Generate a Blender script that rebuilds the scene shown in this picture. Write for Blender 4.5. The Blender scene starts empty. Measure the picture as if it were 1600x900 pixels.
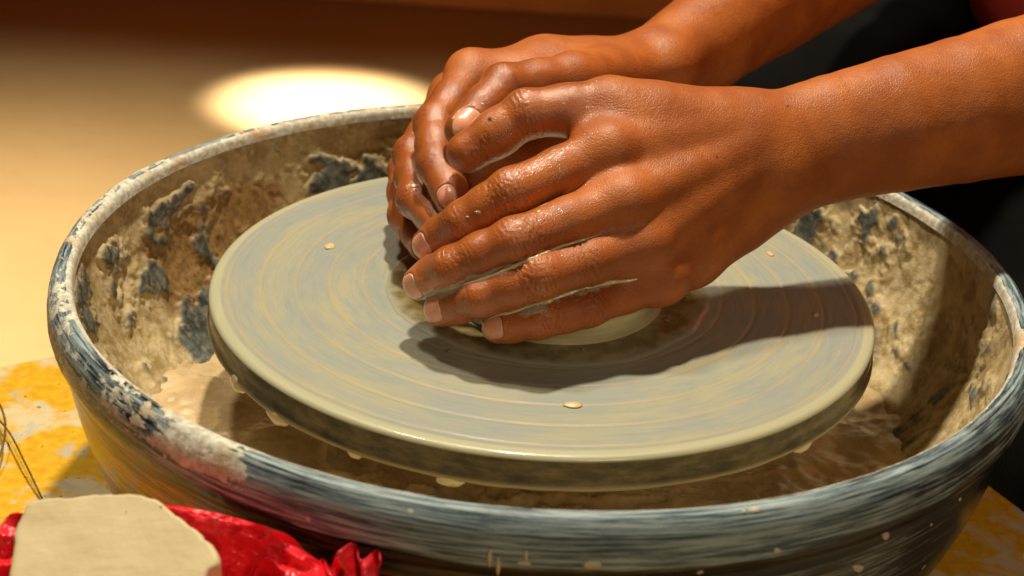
import bpy, math, random
import numpy as np
from mathutils import Vector, Matrix
rng = np.random.RandomState(7)
sc = bpy.context.scene
col = sc.collection

# ------------------------------------------------------------------ camera
CAM = np.array([-.0138, -.5911, .2749]); PITCH = .4406; ROLL = .0612; FPX = 50/36*1600
_f = np.array([0, math.cos(PITCH), -math.sin(PITCH)])
_r0 = np.array([1., 0, 0]); _u0 = np.cross(_r0, _f)
_r = math.cos(ROLL)*_r0 + math.sin(ROLL)*_u0
_u = -math.sin(ROLL)*_r0 + math.cos(ROLL)*_u0
def P(x, y, z):
    """photo direction + distance along the view axis -> world point"""
    return CAM + z*(_f + _r*(x-800)/FPX + _u*(450-y)/FPX)
def Zp(x, y, h):
    d = _f + _r*(x-800)/FPX + _u*(450-y)/FPX
    return CAM + d*(h-CAM[2])/d[2]
cd = bpy.data.cameras.new('camera'); cam = bpy.data.objects.new('camera', cd); col.objects.link(cam)
cd.lens = 50; cd.sensor_width = 36; cd.clip_start = .01; cd.clip_end = 50
M = Matrix(((_r[0], _u[0], -_f[0], CAM[0]), (_r[1], _u[1], -_f[1], CAM[1]), (_r[2], _u[2], -_f[2], CAM[2]), (0, 0, 0, 1)))
cam.matrix_world = M
cd.dof.use_dof = True; cd.dof.focus_distance = .60; cd.dof.aperture_fstop = 12.0
sc.camera = cam

# ------------------------------------------------------------------ light
w = bpy.data.worlds.new('World'); sc.world = w; w.use_nodes = True
w.node_tree.nodes['Background'].inputs[0].default_value = (1, .62, .30, 1)
w.node_tree.nodes['Background'].inputs[1].default_value = .025
def aim(o, tgt):
    o.rotation_euler = (Vector(tgt)-o.location).to_track_quat('-Z', 'Y').to_euler()
def lamp(name, kind, loc, tgt, power, color, **kw):
    d = bpy.data.lights.new(name, kind); d.energy = power; d.color = color
    for k, v in kw.items(): setattr(d, k, v)
    o = bpy.data.objects.new(name, d); col.objects.link(o); o.location = loc; aim(o, tgt)
    return o
lamp('ceiling_bulb', 'AREA', (-.05, .29, 1.35), (0, 0, 0), 22.0, (1, .875, .65), shape='DISK', size=.075)
lamp('second_bulb', 'AREA', (-.42, .20, 1.26), (0, 0, 0), 8.0, (1, .88, .66), shape='DISK', size=.12)
lamp('room_light', 'AREA', (.50, -1.25, .78), (0, 0, 0), 4.8, (1, .80, .52), shape='DISK', size=.4)
lamp('floor_spot', 'SPOT', (-.40, 1.85, .45), (-.40, 2.05, -.6), 380, (1, .86, .62), spot_size=math.radians(27), spot_blend=1., shadow_soft_size=.03)
lamp('back_light', 'SPOT', (-.85, 1.0, .75), (-.85, 1.03, -.6), 135, (1, .78, .46), spot_size=math.radians(92), spot_blend=1., shadow_soft_size=.1)
sc.view_settings.view_transform = 'Standard'; sc.view_settings.look = 'None'
sc.view_settings.exposure = 0.0; sc.view_settings.gamma = 1.0
sc.view_settings.use_curve_mapping = False
sc.render.resolution_x = 1024; sc.render.resolution_y = 576
sc.cycles.max_bounces = 6; sc.cycles.caustics_reflective = False; sc.cycles.caustics_refractive = False
sc.cycles.use_denoising = True

# ------------------------------------------------------------------ helpers
def tag(o, label=None, cat=None, group=None, kind=None):
    if label: o['label'] = label
    if cat: o['category'] = cat
    if group: o['group'] = group
    if kind: o['kind'] = kind
    return o
def empty(name, loc=(0, 0, 0)):
    o = bpy.data.objects.new(name, None); o.empty_display_size = .05; col.objects.link(o); o.location = loc
    return o
def mesh_obj(name, V, F, mat, parent=None, smooth=True, attrs=None):
    """V (n,3) world coords, F (m,k) index array or list; the object's origin stays at the parent's"""
    V = np.asarray(V, np.float64)
    off = np.array(parent.matrix_basis.translation) if parent is not None else np.zeros(3)
    if parent is not None and parent.parent is not None:
        off = off + np.array(parent.parent.matrix_basis.translation)
    me = bpy.data.meshes.new(name)
    if isinstance(F, np.ndarray):
        n, k = F.shape
        me.vertices.add(len(V)); me.vertices.foreach_set('co', (V-off).astype(np.float32).ravel())
        me.loops.add(n*k); me.loops.foreach_set('vertex_index', F.astype(np.int32).ravel())
        me.polygons.add(n); me.polygons.foreach_set('loop_start', np.arange(n, dtype=np.int32)*k)
        me.polygons.foreach_set('loop_total', np.full(n, k, np.int32))
        me.update(calc_edges=True); me.validate()
    else:
        me.from_pydata((V-off).tolist(), [], F); me.update()
    me.polygons.foreach_set('use_smooth', np.full(len(me.polygons), smooth, bool))
    if attrs:
        for k_, a in attrs.items():
            at = me.attributes.new(k_, 'FLOAT', 'POINT'); at.data.foreach_set('value', np.asarray(a, np.float32))
    me.materials.append(mat)
    o = bpy.data.objects.new(name, me); col.objects.link(o)
    if parent is not None: o.parent = parent
    return o
def fix_normals(o):
    import bmesh
    b = bmesh.new(); b.from_mesh(o.data); bmesh.ops.recalc_face_normals(b, faces=b.faces); b.to_mesh(o.data); b.free()
    return o
def grid_faces(n, m, wrap=False):
    """rows n, columns m (wrap closes the columns)"""
    i = np.arange(n-1)[:, None]; j = np.arange(m if wrap else m-1)[None]
    j2 = (j+1) % m
    return np.stack([i*m+j+0*i, i*m+j2+0*i, (i+1)*m+j2, (i+1)*m+j], -1).reshape(-1, 4)
def ss(a, b, x):
    t = np.clip((x-a)/(b-a), 0, 1); return t*t*(3-2*t)
def vnoise(p, seed=0):
    p = np.asarray(p, np.float64); i = np.floor(p).astype(np.int64); f = p-i; f = f*f*f*(f*(f*6-15)+10)
    def h(dx, dy, dz):
        n = (i[:, 0]+dx)*73856093 ^ (i[:, 1]+dy)*19349663 ^ (i[:, 2]+dz)*83492791 ^ (seed*2654435761 & 0xffffffff)
        n = (n ^ (n >> 13)) & 0xffffffff; n = (n*1274126177) & 0xffffffff; n = n ^ (n >> 16)
        n = (n*668265263) & 0xffffffff
        return ((n >> 8) & 0xffff)/32767.5-1
    x, y, z = f.T
    a = h(0,0,0)*(1-x)+h(1,0,0)*x; b = h(0,1,0)*(1-x)+h(1,1,0)*x
    c = h(0,0,1)*(1-x)+h(1,0,1)*x; d = h(0,1,1)*(1-x)+h(1,1,1)*x
    return (a*(1-y)+b*y)*(1-z)+(c*(1-y)+d*y)*z
def fbm(p, o=4, seed=0, g=.5):
    s = 0; a = 1; t = 0
    for k in range(o):
        s = s+a*vnoise(np.asarray(p)*2**k+k*17.3, seed+k); t += a; a *= g
    return s/t

# ------------------------------------------------------------------ node helpers
class N:
    def __init__(s, name):
        s.m = bpy.data.materials.new(name); s.m.use_nodes = True; s.t = s.m.node_tree
        s.b = s.t.nodes['Principled BSDF']
    def n(s, ty, **kw):
        x = s.t.nodes.new(ty)
        for k, v in kw.items():
            if k.startswith('i_'):
                k = k[2:]; k = int(k) if k.isdigit() else k.replace('_', ' ')
                s.put(x.inputs[k], v)
            else: setattr(x, k, v)
        return x
    def put(s, inp, v):
        if hasattr(v, 'is_linked') or hasattr(v, 'links'): s.t.links.new(v, inp)
        elif isinstance(v, tuple) and len(v) == 3 and inp.type == 'RGBA': inp.default_value = (*v, 1)
        else: inp.default_value = v
    def P(s, **kw):
        for k, v in kw.items(): s.put(s.b.inputs[k.replace('_', ' ')], v)
    def co(s): return s.n('ShaderNodeTexCoord').outputs['Object']
    def noise(s, scale, vec=None, detail=4, rough=.55, dist=0):
        return s.n('ShaderNodeTexNoise', i_Vector=vec or s.co(), i_Scale=scale, i_Detail=detail, i_Roughness=rough, i_Distortion=dist).outputs['Fac']
    def ramp(s, fac, a, b, lo=0., hi=1.):
        return s.n('ShaderNodeMapRange', i_0=fac, i_1=a, i_2=b, i_3=lo, i_4=hi, interpolation_type='SMOOTHSTEP').outputs[0]
    def mix(s, f, a, b):
        x = s.n('ShaderNodeMix', data_type='RGBA'); s.put(x.inputs[0], f)
        s.put(x.inputs[6], a); s.put(x.inputs[7], b); return x.outputs[2]
    def ma(s, op, a, b=0., c=None):
        x = s.n('ShaderNodeMath', operation=op); s.put(x.inputs[0], a); s.put(x.inputs[1], b)
        if c is not None: s.put(x.inputs[2], c)
        return x.outputs[0]
    def attr(s, nm): return s.n('ShaderNodeAttribute', attribute_name=nm).outputs['Fac']
    def bump(s, h, strength=.5, dist=.001, normal=None):
        x = s.n('ShaderNodeBump', i_Height=h, i_Strength=strength, i_Distance=dist)
        if normal is not None: s.put(x.inputs['Normal'], normal)
        return x.outputs[0]
    def mapv(s, vec, scale):
        return s.n('ShaderNodeMapping', i_Vector=vec, i_Scale=scale).outputs[0]

# ---- materials
def m_skin():
    s = N('skin'); c = s.co()
    red, wet, clay, crease, mole = s.attr('red'), s.attr('wet'), s.attr('clay'), s.attr('crease'), s.attr('mole')
    n1 = s.noise(45, c, 5); n2 = s.noise(420, c, 3)
    base = s.mix(s.ramp(n1, .3, .7), (.330, .080, .012), (.475, .135, .022))
    base = s.mix(s.ramp(n2, .35, .75, 0, .30), base, (.30, .085, .03))
    base = s.mix(s.ma('MULTIPLY', red, .62), base, (.62, .19, .07))
    base = s.mix(s.ramp(s.noise(18, c, 4, .6, .5), .40, .66, 0, .55), base, (.29, .070, .016))
    base = s.mix(s.ma('MULTIPLY', crease, .8), base, (.17, .04, .015))
    base = s.mix(mole, base, (.03, .010, .006))
    cn = s.ramp(s.ma('ADD', s.noise(260, c, 5, .7), s.ma('MULTIPLY_ADD', clay, .8, -.4)), .48, .62)
    cn = s.ma('MULTIPLY', cn, s.ramp(clay, 0, .25))
    base = s.mix(s.ma('MULTIPLY', cn, .85), base, (.50, .43, .31))
    wn = s.ramp(s.ma('ADD', s.noise(170, c, 5, .65, .5), s.ma('MULTIPLY_ADD', wet, .85, -.36)), .45, .62)
    vo = s.n('ShaderNodeTexVoronoi', i_Vector=c, i_Scale=900, feature='DISTANCE_TO_EDGE').outputs['Distance']
    vo = s.ramp(vo, 0, .25)
    b1 = s.bump(vo, .30, .0003); b2 = s.bump(s.noise(600, c, 3), .35, .0004, b1)
    b3 = s.bump(s.noise(140, c, 4), .22, .0008, b2)
    s.P(Base_Color=base, Roughness=s.ramp(wn, 0, 1, .48, .36), Subsurface_Weight=.06, Subsurface_Radius=(1, .32, .14),
        Subsurface_Scale=.004, Normal=b3, Coat_Weight=s.ma('MULTIPLY', s.ma('MULTIPLY', wn, .75), s.ma('SUBTRACT', 1., mole)), Coat_Roughness=.07,
        Coat_Normal=s.bump(s.noise(240, c, 5, .75), .75, .0013))
    s.P(**{'Specular_IOR_Level': .42})
    return s.m
def m_nail():
    s = N('fingernail'); c = s.co(); u = s.attr('u')
    base = s.mix(s.ramp(u, .78, .92), (.80, .34, .22), (.80, .58, .40))
    base = s.mix(s.ramp(u, .22, .05), base, (.70, .38, .28))
    base = s.mix(s.ramp(s.noise(160, c, 4), .5, .75, 0, .5), base, (.42, .18, .09))
    s.P(Base_Color=base, Roughness=.3, Subsurface_Weight=.1, Subsurface_Radius=(1, .4, .2), Subsurface_Scale=.002,
        Coat_Weight=.5, Coat_Roughness=.15, Normal=s.bump(s.noise(500, c), .15, .0005))
    return s.m
def m_disc():
    s = N('slip_covered_wheel'); c = s.co()
    sep = s.n('ShaderNodeSeparateXYZ', i_0=c)
    x, y, z = sep.outputs
    r = s.ma('SQRT', s.ma('ADD', s.ma('MULTIPLY', x, x), s.ma('MULTIPLY', y, y)))
    cx = s.ma('DIVIDE', x, r); cy = s.ma('DIVIDE', y, r)
    def polar(ka, kr):
        return s.n('ShaderNodeCombineXYZ', i_0=s.ma('MULTIPLY', cx, ka), i_1=s.ma('MULTIPLY', cy, ka), i_2=s.ma('MULTIPLY', r, kr)).outputs[0]
    st = s.noise(1, polar(5, 420), 6, .65); st2 = s.noise(1, polar(9, 1400), 4, .6); blot = s.noise(1, polar(2.2, 55), 4, .6, .4)
    base = s.mix(s.ramp(blot, .35, .66), (.318, .342, .312), (.395, .385, .270))
    base = s.mix(s.ramp(st, .42, .70, 0, .55), base, (.215, .26, .265))
    base = s.mix(s.ramp(st2, .55, .8, 0, .40), base, (.54, .52, .37))
    base = s.mix(s.ramp(r, .1440, .1455), base, (.44, .43, .29))
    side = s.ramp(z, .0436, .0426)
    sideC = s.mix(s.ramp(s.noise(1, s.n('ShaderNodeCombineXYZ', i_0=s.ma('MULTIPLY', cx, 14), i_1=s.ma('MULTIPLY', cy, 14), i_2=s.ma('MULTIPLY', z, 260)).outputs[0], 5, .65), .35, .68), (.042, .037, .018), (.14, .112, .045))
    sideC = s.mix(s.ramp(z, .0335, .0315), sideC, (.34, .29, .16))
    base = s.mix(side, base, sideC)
    g = s.attr('groove'); base = s.mix(s.ma('MULTIPLY', g, s.ramp(blot, .3, .6, .25, .75)), base, (.48, .37, .19))
    s.P(Base_Color=base, Roughness=s.ramp(st, .3, .7, .30, .52), Coat_Weight=.45, Coat_Roughness=.11,
        Normal=s.bump(s.ma('ADD', st, s.ma('MULTIPLY', st2, .4)), .35, .0006))
    return s.m
def m_coat():
    """thick wet and dry throwing clay on the inside of the basin"""
    s = N('splashed_clay'); c = s.co(); t, d = s.attr('thick'), s.attr('wetdark')
    n1 = s.noise(60, c, 6, .6); n2 = s.noise(280, c, 5, .65)
    clay = s.mix(s.ramp(n1, .38, .60), (.38, .275, .115), (.60, .48, .25))
    clay = s.mix(s.ramp(n2, .45, .65, 0, .6), clay, (.66, .58, .43))
    clay = s.mix(s.ramp(s.noise(34, c, 5, .6, .8), .54, .62, 0, .7), clay, (.34, .235, .11))
    damp = s.mix(s.ramp(n2, .35, .65), (.22, .125, .045), (.36, .225, .095))
    clay = s.mix(s.ramp(s.ma('ADD', d, s.ma('MULTIPLY_ADD', n2, .3, -.15)), .35, .65), clay, damp)
    paint = s.mix(s.ramp(s.noise(130, c, 5, .65), .35, .65), (.045, .052, .048), (.15, .17, .16))
    paint = s.mix(s.ramp(s.noise(260, c, 4, .6), .48, .72, 0, .45), paint, (.40, .31, .18))
    cov = s.ramp(s.ma('ADD', t, s.ma('MULTIPLY_ADD', s.noise(200, c, 5, .65), .5, -.25)), .02, .72)
    base = s.mix(cov, paint, clay)
    h = s.ma('ADD', s.ma('MULTIPLY', n2, .6), s.noise(900, c, 3))
    s.P(Base_Color=base, Roughness=s.ramp(s.ma('ADD', d, s.ma('MULTIPLY', s.noise(40, c), .5)), .4, 1.0, .62, .28), Normal=s.bump(h, .35, .0010))
    return s.m
def m_slurry():
    s = N('wet_slurry'); c = s.co(); d = s.attr('wetdark')
    n1 = s.noise(50, c, 5); n2 = s.noise(240, c, 5, .6)
    base = s.mix(s.ramp(n1, .35, .65), (.52, .37, .19), (.66, .50, .29))
    base = s.mix(s.ramp(s.ma('ADD', d, s.ma('MULTIPLY_ADD', n2, .4, -.2)), .4, .6), base, (.22, .12, .05))
    s.P(Base_Color=base, Roughness=s.ramp(n2, .35, .7, .16, .5), Normal=s.bump(n2, .35, .0015), Coat_Weight=.5, Coat_Roughness=.12)
    return s.m
def m_bowl():
    """glossy dark blue-grey enamel with dried brush-marks of slip"""
    s = N('basin_enamel'); c = s.co()
    sep = s.n('ShaderNodeSeparateXYZ', i_0=c); x, y, z = sep.outputs
    r = s.ma('SQRT', s.ma('ADD', s.ma('MULTIPLY', x, x), s.ma('MULTIPLY', y, y)))
    cx = s.ma('DIVIDE', x, r); cy = s.ma('DIVIDE', y, r)
    q = s.ma('ADD', z, s.ma('MULTIPLY', r, -.8))
    def pol(ka, kr):
        return s.n('ShaderNodeCombineXYZ', i_0=s.ma('MULTIPLY', cx, ka), i_1=s.ma('MULTIPLY', cy, ka), i_2=s.ma('MULTIPLY', q, kr)).outputs[0]
    st = s.noise(1, pol(5, 520), 6, .7, .2); st2 = s.noise(1, pol(3, 160), 4, .6, .3)
    film, crust, band = s.attr('film'), s.attr('crust'), s.attr('band')
    enamel = s.mix(s.ramp(st, .4, .7), (.007, .010, .013), (.022, .031, .038))
    ochre = s.attr('ochre')
    enamel = s.mix(s.ma('MULTIPLY', ochre, s.ramp(st2, .3, .6)), enamel, s.mix(s.ramp(st, .43, .57), (.030, .012, .003), (.40, .16, .012)))
    filmc = s.mix(s.ramp(s.noise(1, pol(6, 800), 6, .75), .40, .61), (.050, .085, .11), (.38, .47, .50))
    fm = s.ramp(s.ma('ADD', film, s.ma('MULTIPLY_ADD', st, 1.1, -.55)), .38, .62)
    base = s.mix(fm, enamel, filmc)
    tan = s.ramp(s.ma('ADD', band, s.ma('MULTIPLY_ADD', st2, 1.2, -.6)), .4, .6, 0, .75)
    base = s.mix(tan, base, (.26, .20, .12))
    cr = s.ramp(s.ma('ADD', crust, s.ma('MULTIPLY_ADD', s.ma('ADD', s.ma('MULTIPLY', s.noise(120, c, 6, .7), .45), s.ma('MULTIPLY', s.noise(1, pol(22, 330), 5, .65, .5), .55)), 2.0, -1.0)), .45, .53)
    cc = s.mix(s.ramp(s.noise(50, c, 3), .5, .72), s.mix(s.ramp(s.noise(330, c, 4), .35, .65), (.46, .44, .36), (.70, .69, .60)), (.52, .36, .19))
    base = s.mix(cr, base, cc)
    # fine spatter
    vo = s.n('ShaderNodeTexVoronoi', i_Vector=c, i_Scale=95, i_Randomness=1.).outputs
    sp = s.ramp(vo['Distance'], .13, .09); sel = s.ramp(s.n('ShaderNodeSeparateColor', i_0=vo['Color']).outputs[0], .80, .82)
    base = s.mix(s.ma('MULTIPLY', sp, sel), base, (.55, .50, .40))
    b = s.bump(s.ma('ADD', s.ma('MULTIPLY', cr, 1.0), s.ma('MULTIPLY', s.noise(400, c, 4), s.ma('MULTIPLY', cr, .7))), .7, .0010)
    b = s.bump(st, .22, .0005, b)
    rough = s.ma('ADD', s.ma('MULTIPLY', fm, .22), s.ma('MULTIPLY', cr, .35))
    s.P(Base_Color=base, Roughness=s.ma('ADD', rough, .20), Normal=b, Specular_IOR_Level=.27)
    return s.m
def simple(name, c1, c2, scale, rough, bump=0, bd=.001, detail=5, **kw):
    s = N(name); c = s.co(); n = s.noise(scale, c, detail)
    s.P(Base_Color=s.mix(s.ramp(n, .35, .65), c1, c2), Roughness=rough, **kw)
    if bump: s.P(Normal=s.bump(s.noise(scale*3, c, 6), bump, bd))
    return s.m
def m_clay():
    s = N('thrown_clay'); c = s.co(); sep = s.n('ShaderNodeSeparateXYZ', i_0=c); x, y, z = sep.outputs
    st = s.noise(1, s.mapv(c, (18, 18, 500)), 5)
    base = s.mix(s.ramp(st, .35, .65), (.58, .52, .31), (.68, .61, .38))
    s.P(Base_Color=base, Roughness=.22, Coat_Weight=.6, Coat_Roughness=.1, Subsurface_Weight=.08, Subsurface_Scale=.003, Normal=s.bump(st, .25, .0006))
    return s.m
def m_puddle():
    s = N('muddy_slip'); c = s.co(); n = s.noise(120, c, 5)
    s.P(Base_Color=s.mix(s.ramp(s.ma('ADD', s.attr('shore'), s.ma('MULTIPLY_ADD', n, .6, -.3)), .1, .9), s.mix(s.ramp(n, .35, .65), (.14, .10, .035), (.25, .20, .09)), (.36, .355, .27)), Roughness=.2, Coat_Weight=.4, Coat_Roughness=.10, Normal=s.bump(n, .3, .0015))
    return s.m
def m_table():
    s = N('yellow_painted_board'); c = s.co()
    n = s.noise(16, c, 6, .62, .6); n2 = s.noise(60, c, 5, .65, .3); n3 = s.noise(190, c, 4)
    base = s.mix(s.ramp(n3, .3, .7), (.70, .36, .008), (.82, .49, .02))
    base = s.mix(s.ramp(s.ma('ADD', n, s.ma('MULTIPLY', n2, .4)), .70, .80), base, (.72, .60, .36))
    base = s.mix(s.ramp(n2, .56, .66, 0, .75), base, (.50, .49, .43))
    base = s.mix(s.ramp(n3, .66, .72), base, (.14, .09, .03))
    s.P(Base_Color=base, Roughness=.45, Normal=s.bump(n2, .35, .001))
    return s.m
def m_bag():
    s = N('red_plastic'); c = s.co(); n = s.noise(30, c, 3)
    base = s.mix(s.ramp(n, .3, .7), (.86, .016, .034), (.95, .05, .075))
    base = s.mix(s.ramp(s.noise(35, c, 4), .60, .72, 0, .6), base, (.75, .42, .30))
    s.P(Base_Color=base, Roughness=.26, Subsurface_Weight=.25, Subsurface_Scale=.004, Subsurface_Radius=(1, .1, .1),
        Normal=s.bump(s.noise(42, c, 3, .45, .8), .25, .003), Coat_Weight=.5, Coat_Roughness=.1)
    return s.m
def m_block():
    s = N('leather_hard_clay'); c = s.co(); n = s.noise(40, c, 6); n2 = s.noise(300, c, 5)
    wv = s.noise(1, s.mapv(c, (30, 200, 60)), 4)
    base = s.mix(s.ramp(n, .3, .7), (.62, .51, .29), (.70, .58, .35))
    base = s.mix(s.ramp(wv, .5, .75, 0, .5), base, (.46, .33, .15))
    base = s.mix(s.ramp(s.noise(26, c, 5, .65, .6), .60, .70, 0, .55), base, (.36, .23, .09))
    s.P(Base_Color=base, Roughness=.6, Normal=s.bump(s.ma('ADD', n2, wv), .25, .0008))
    return s.m
def m_cloth(name, c1, c2, bump=.4):
    s = N(name); c = s.co()
    wv = s.n('ShaderNodeTexWave', i_Vector=c, i_Scale=300., i_Distortion=1.5).outputs['Fac']
    s.P(Base_Color=s.mix(s.ramp(s.noise(14, c, 5), .35, .65), c1, c2), Roughness=.95, Normal=s.bump(wv, bump, .0006), Specular_IOR_Level=.1)
    return s.m
def m_floor():
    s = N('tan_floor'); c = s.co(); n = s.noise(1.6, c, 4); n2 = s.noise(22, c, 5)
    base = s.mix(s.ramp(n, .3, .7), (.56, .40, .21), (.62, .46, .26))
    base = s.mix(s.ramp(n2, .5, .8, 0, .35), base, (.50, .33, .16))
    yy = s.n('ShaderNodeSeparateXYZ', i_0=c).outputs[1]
    base = s.mix(s.ramp(s.ma('ADD', yy, s.ma('MULTIPLY_ADD', n, .2, -.1)), 2.16, 2.52), base, (.27, .088, .012))  # shade towards the wall, painted into the floor colour as brown
    s.P(Base_Color=base, Roughness=.5, Normal=s.bump(n2, .1, .002))
    return s.m
def m_wall():
    s = N('brown_wall'); c = s.co()
    n = s.noise(1, s.mapv(c, (2.2, 1, .9)), 4, .5, .6)
    base = s.mix(s.ramp(n, .35, .62), (.50, .115, .010), (.75, .20, .020))
    s.P(Base_Color=base, Roughness=.7)
    return s.m
SKIN, NAIL, DISC, COAT, SLUR, BOWL = m_skin(), m_nail(), m_disc(), m_coat(), m_slurry(), m_bowl()
CLAY, PUD, TABLE, BAG, BLOCK = m_clay(), m_puddle(), m_table(), m_bag(), m_block()
BLACK = m_cloth('black_fabric', (.0035, .0035, .0035), (.006, .006, .006)); PINK = m_cloth('red_fabric', (.62, .06, .06), (.78, .12, .10))
METAL = simple('dark_steel', (.10, .10, .10), (.16, .15, .13), 60, .35, Metallic=.9)
WIRE = simple('rusty_wire', (.10, .06, .02), (.2, .12, .05), 200, .4)

# ------------------------------------------------------------------ the setting
def box_sheet(name, pts, z0, z1, mat, **kw):
    n = len(pts); V = [(x, y, z0) for x, y in pts]+[(x, y, z1) for x, y in pts]
    F = [tuple(range(n, 2*n)), tuple(reversed(range(n)))]+[(i, (i+1) % n, n+(i+1) % n, n+i) for i in range(n)]
    return mesh_obj(name, V, F, mat, smooth=False, **kw)
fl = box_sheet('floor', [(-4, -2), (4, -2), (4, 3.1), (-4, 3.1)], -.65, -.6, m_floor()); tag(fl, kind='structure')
wl = box_sheet('wall', [(-4, 2.85), (4, 2.85), (4, 3.0), (-4, 3.0)], -.598, 2.6, m_wall()); tag(wl, kind='structure')

# yellow board that carries the basin
TB = -.112
tb = empty('work_table', (-.05, -.05, TB))
outline = [(-.46, -.02), (-.262, .108), (-.18, .15), (.17, .13), (.233, .035), (.262, -.022), (.214, -.066), (.16, -.12), (.12, -.30), (-.46, -.32)]
me_top = box_sheet('table_top', outline, TB-.018, TB, TABLE, parent=tb)
bv = me_top.modifiers.new('bevel', 'BEVEL'); bv.width = .002; bv.segments = 2
for x, y in [(-.40, -.27), (.08, -.25), (.12, .08), (-.22, .08), (-.38, -.05)]:
    box_sheet('leg', [(x-.02, y-.02), (x+.02, y-.02), (x+.02, y+.02), (x-.02, y+.02)], -.6, TB-.0182, METAL, parent=tb)
tag(tb, 'yellow painted work board under the basin, stained with pale dried clay', 'table')

# ------------------------------------------------------------------ splash basin
BC = np.array([0, -.0089, 0]); NT = 1500
def resample(pts, step):
    pts = np.array(pts, float)
    # Catmull-Rom through the profile points
    q = np.vstack([2*pts[0]-pts[1], pts, 2*pts[-1]-pts[-2]]); out = []
    for i in range(1, len(q)-2):
        t = np.linspace(0, 1, 24, endpoint=False)[:, None]; a, b, c, d = q[i-1], q[i], q[i+1], q[i+2]
        out.append(.5*((2*b)+(-a+c)*t+(2*a-5*b+4*c-d)*t*t+(-a+3*b-3*c+d)*t**3))
    out = np.vstack(out+[pts[-1:]]); L = np.r_[0, np.cumsum(np.linalg.norm(np.diff(out, axis=0), axis=1))]
    s = np.linspace(0, L[-1], max(3, int(L[-1]/step)+1))
    return np.stack([np.interp(s, L, out[:, k]) for k in (0, 1)], 1)
def lathe(prof, n, c=BC, disp=None):
    th = np.linspace(0, 2*np.pi, n, endpoint=False)
    nr = np.gradient(prof, axis=0); nr /= np.linalg.norm(nr, axis=1)[:, None]+1e-12
    nr = np.stack([-nr[:, 1], nr[:, 0]], 1)          # left normal
    R = np.repeat(prof[:, 0:1], n, 1); Zz = np.repeat(prof[:, 1:2], n, 1); T = np.repeat(th[None], len(prof), 0)
    if disp is not None:
        d = disp(R, Zz, T); R = R+d*nr[:, 0:1]; Zz = Zz+d*nr[:, 1:2]
    V = np.stack([c[0]+R*np.cos(T), c[1]+R*np.sin(T), c[2]+Zz], -1).reshape(-1, 3)
    return V, grid_faces(len(prof), n, True), T.ravel()
def gauss(T, deg, wd):
    d = (np.degrees(T)-deg+180) % 360-180
    return np.exp(-(d/wd)**2)
basin = empty('splash_basin', tuple(BC+[0, 0, TB]))
rim_prof = [(.2020, .0150), (.2026, .0172), (.2033, .0190), (.2050, .0203), (.2082, .0203), (.2100, .0184), (.2122, .0140), (.2128, .0070), (.2120, .0015), (.2105, -.0018), (.2092, -.0035), (.2088, -.008)]
out_prof = [(.2088, -.008), (.2068, -.020), (.2030, -.038), (.1960, -.060), (.1850, -.084), (.1735, -.102), (.164, -.1095), (.150, -.1115), (.02, -.1115)]
def rim_attrs(V, T, z0):
    X = V.copy()
    n = fbm(X*22, 4, 3); n2 = fbm(X*70, 4, 9)
    # crust of dried clay: all along the left and back rim, bare at the front
    cr = .50*gauss(T, 115, 55)+.38*gauss(T, 172, 20)+.42*gauss(T, 205, 14)+.50*gauss(T, 225, 9)+.72*gauss(T, 238, 7)+.35*gauss(T, 50, 30)+1.0*gauss(T, -17.5, 2.4)
    cr = np.clip(cr, 0, .85)+.22*n+.95*ss(.2045, .2037, np.hypot(X[:, 0], X[:, 1]))*(X[:, 2] > .012)
    return cr, n, n2
pr = resample(rim_prof, .0011)
# the rim: dented slightly by clay lumps
def rd(R, Z, T):
    p = np.stack([R*np.cos(T), R*np.sin(T), Z], -1).reshape(-1, 3)
    cr, n, n2 = rim_attrs(p, T.ravel(), 0)
    d = ss(.3, .6, cr)*(.0004+.0008*(n2*.5+.5))
    e = np.minimum(np.arange(len(R))/8, 1)[:, None]*np.minimum((len(R)-1-np.arange(len(R)))/8, 1)[:, None]
    return d.reshape(R.shape)*e+.00025*fbm(p*40, 3, 5).reshape(R.shape)*e
V, F, T = lathe(pr, NT, disp=rd)
cr, n, n2 = rim_attrs(V-BC, T, 0)
zz = V[:, 2]
film = np.clip(.62+.36*n+.12*gauss(T, 258, 22)+.15*gauss(T, 285, 25), 0, 1)*ss(-.002, .006, zz)
bowl_attr = lambda f, c_, b_, o_: {'film': f, 'crust': c_, 'band': b_, 'ochre': o_}
rim = mesh_obj('rim', V, F, BOWL, basin, attrs=bowl_attr(film, cr*ss(-.0035+.0095*gauss(T, 236, 22), .001+.0115*gauss(T, 236, 22), zz), 0*zz, .9*gauss(T, 225, 32)*ss(.004, -.002, zz)))
pr = resample(out_prof, .003)
V, F, T = lathe(pr, 720)
n = fbm((V-BC)*25, 3, 8)
bandz = gauss(T, 275, 45)*np.exp(-((V[:, 2]+.0135)/.0016)**2)
bowl = mesh_obj('bowl_wall', V, F, BOWL, basin, attrs=bowl_attr(.42*gauss(T, 290, 55)+.10*n, -1+0*n, .95*bandz, 1.3*gauss(T, 216, 34)))

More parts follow.
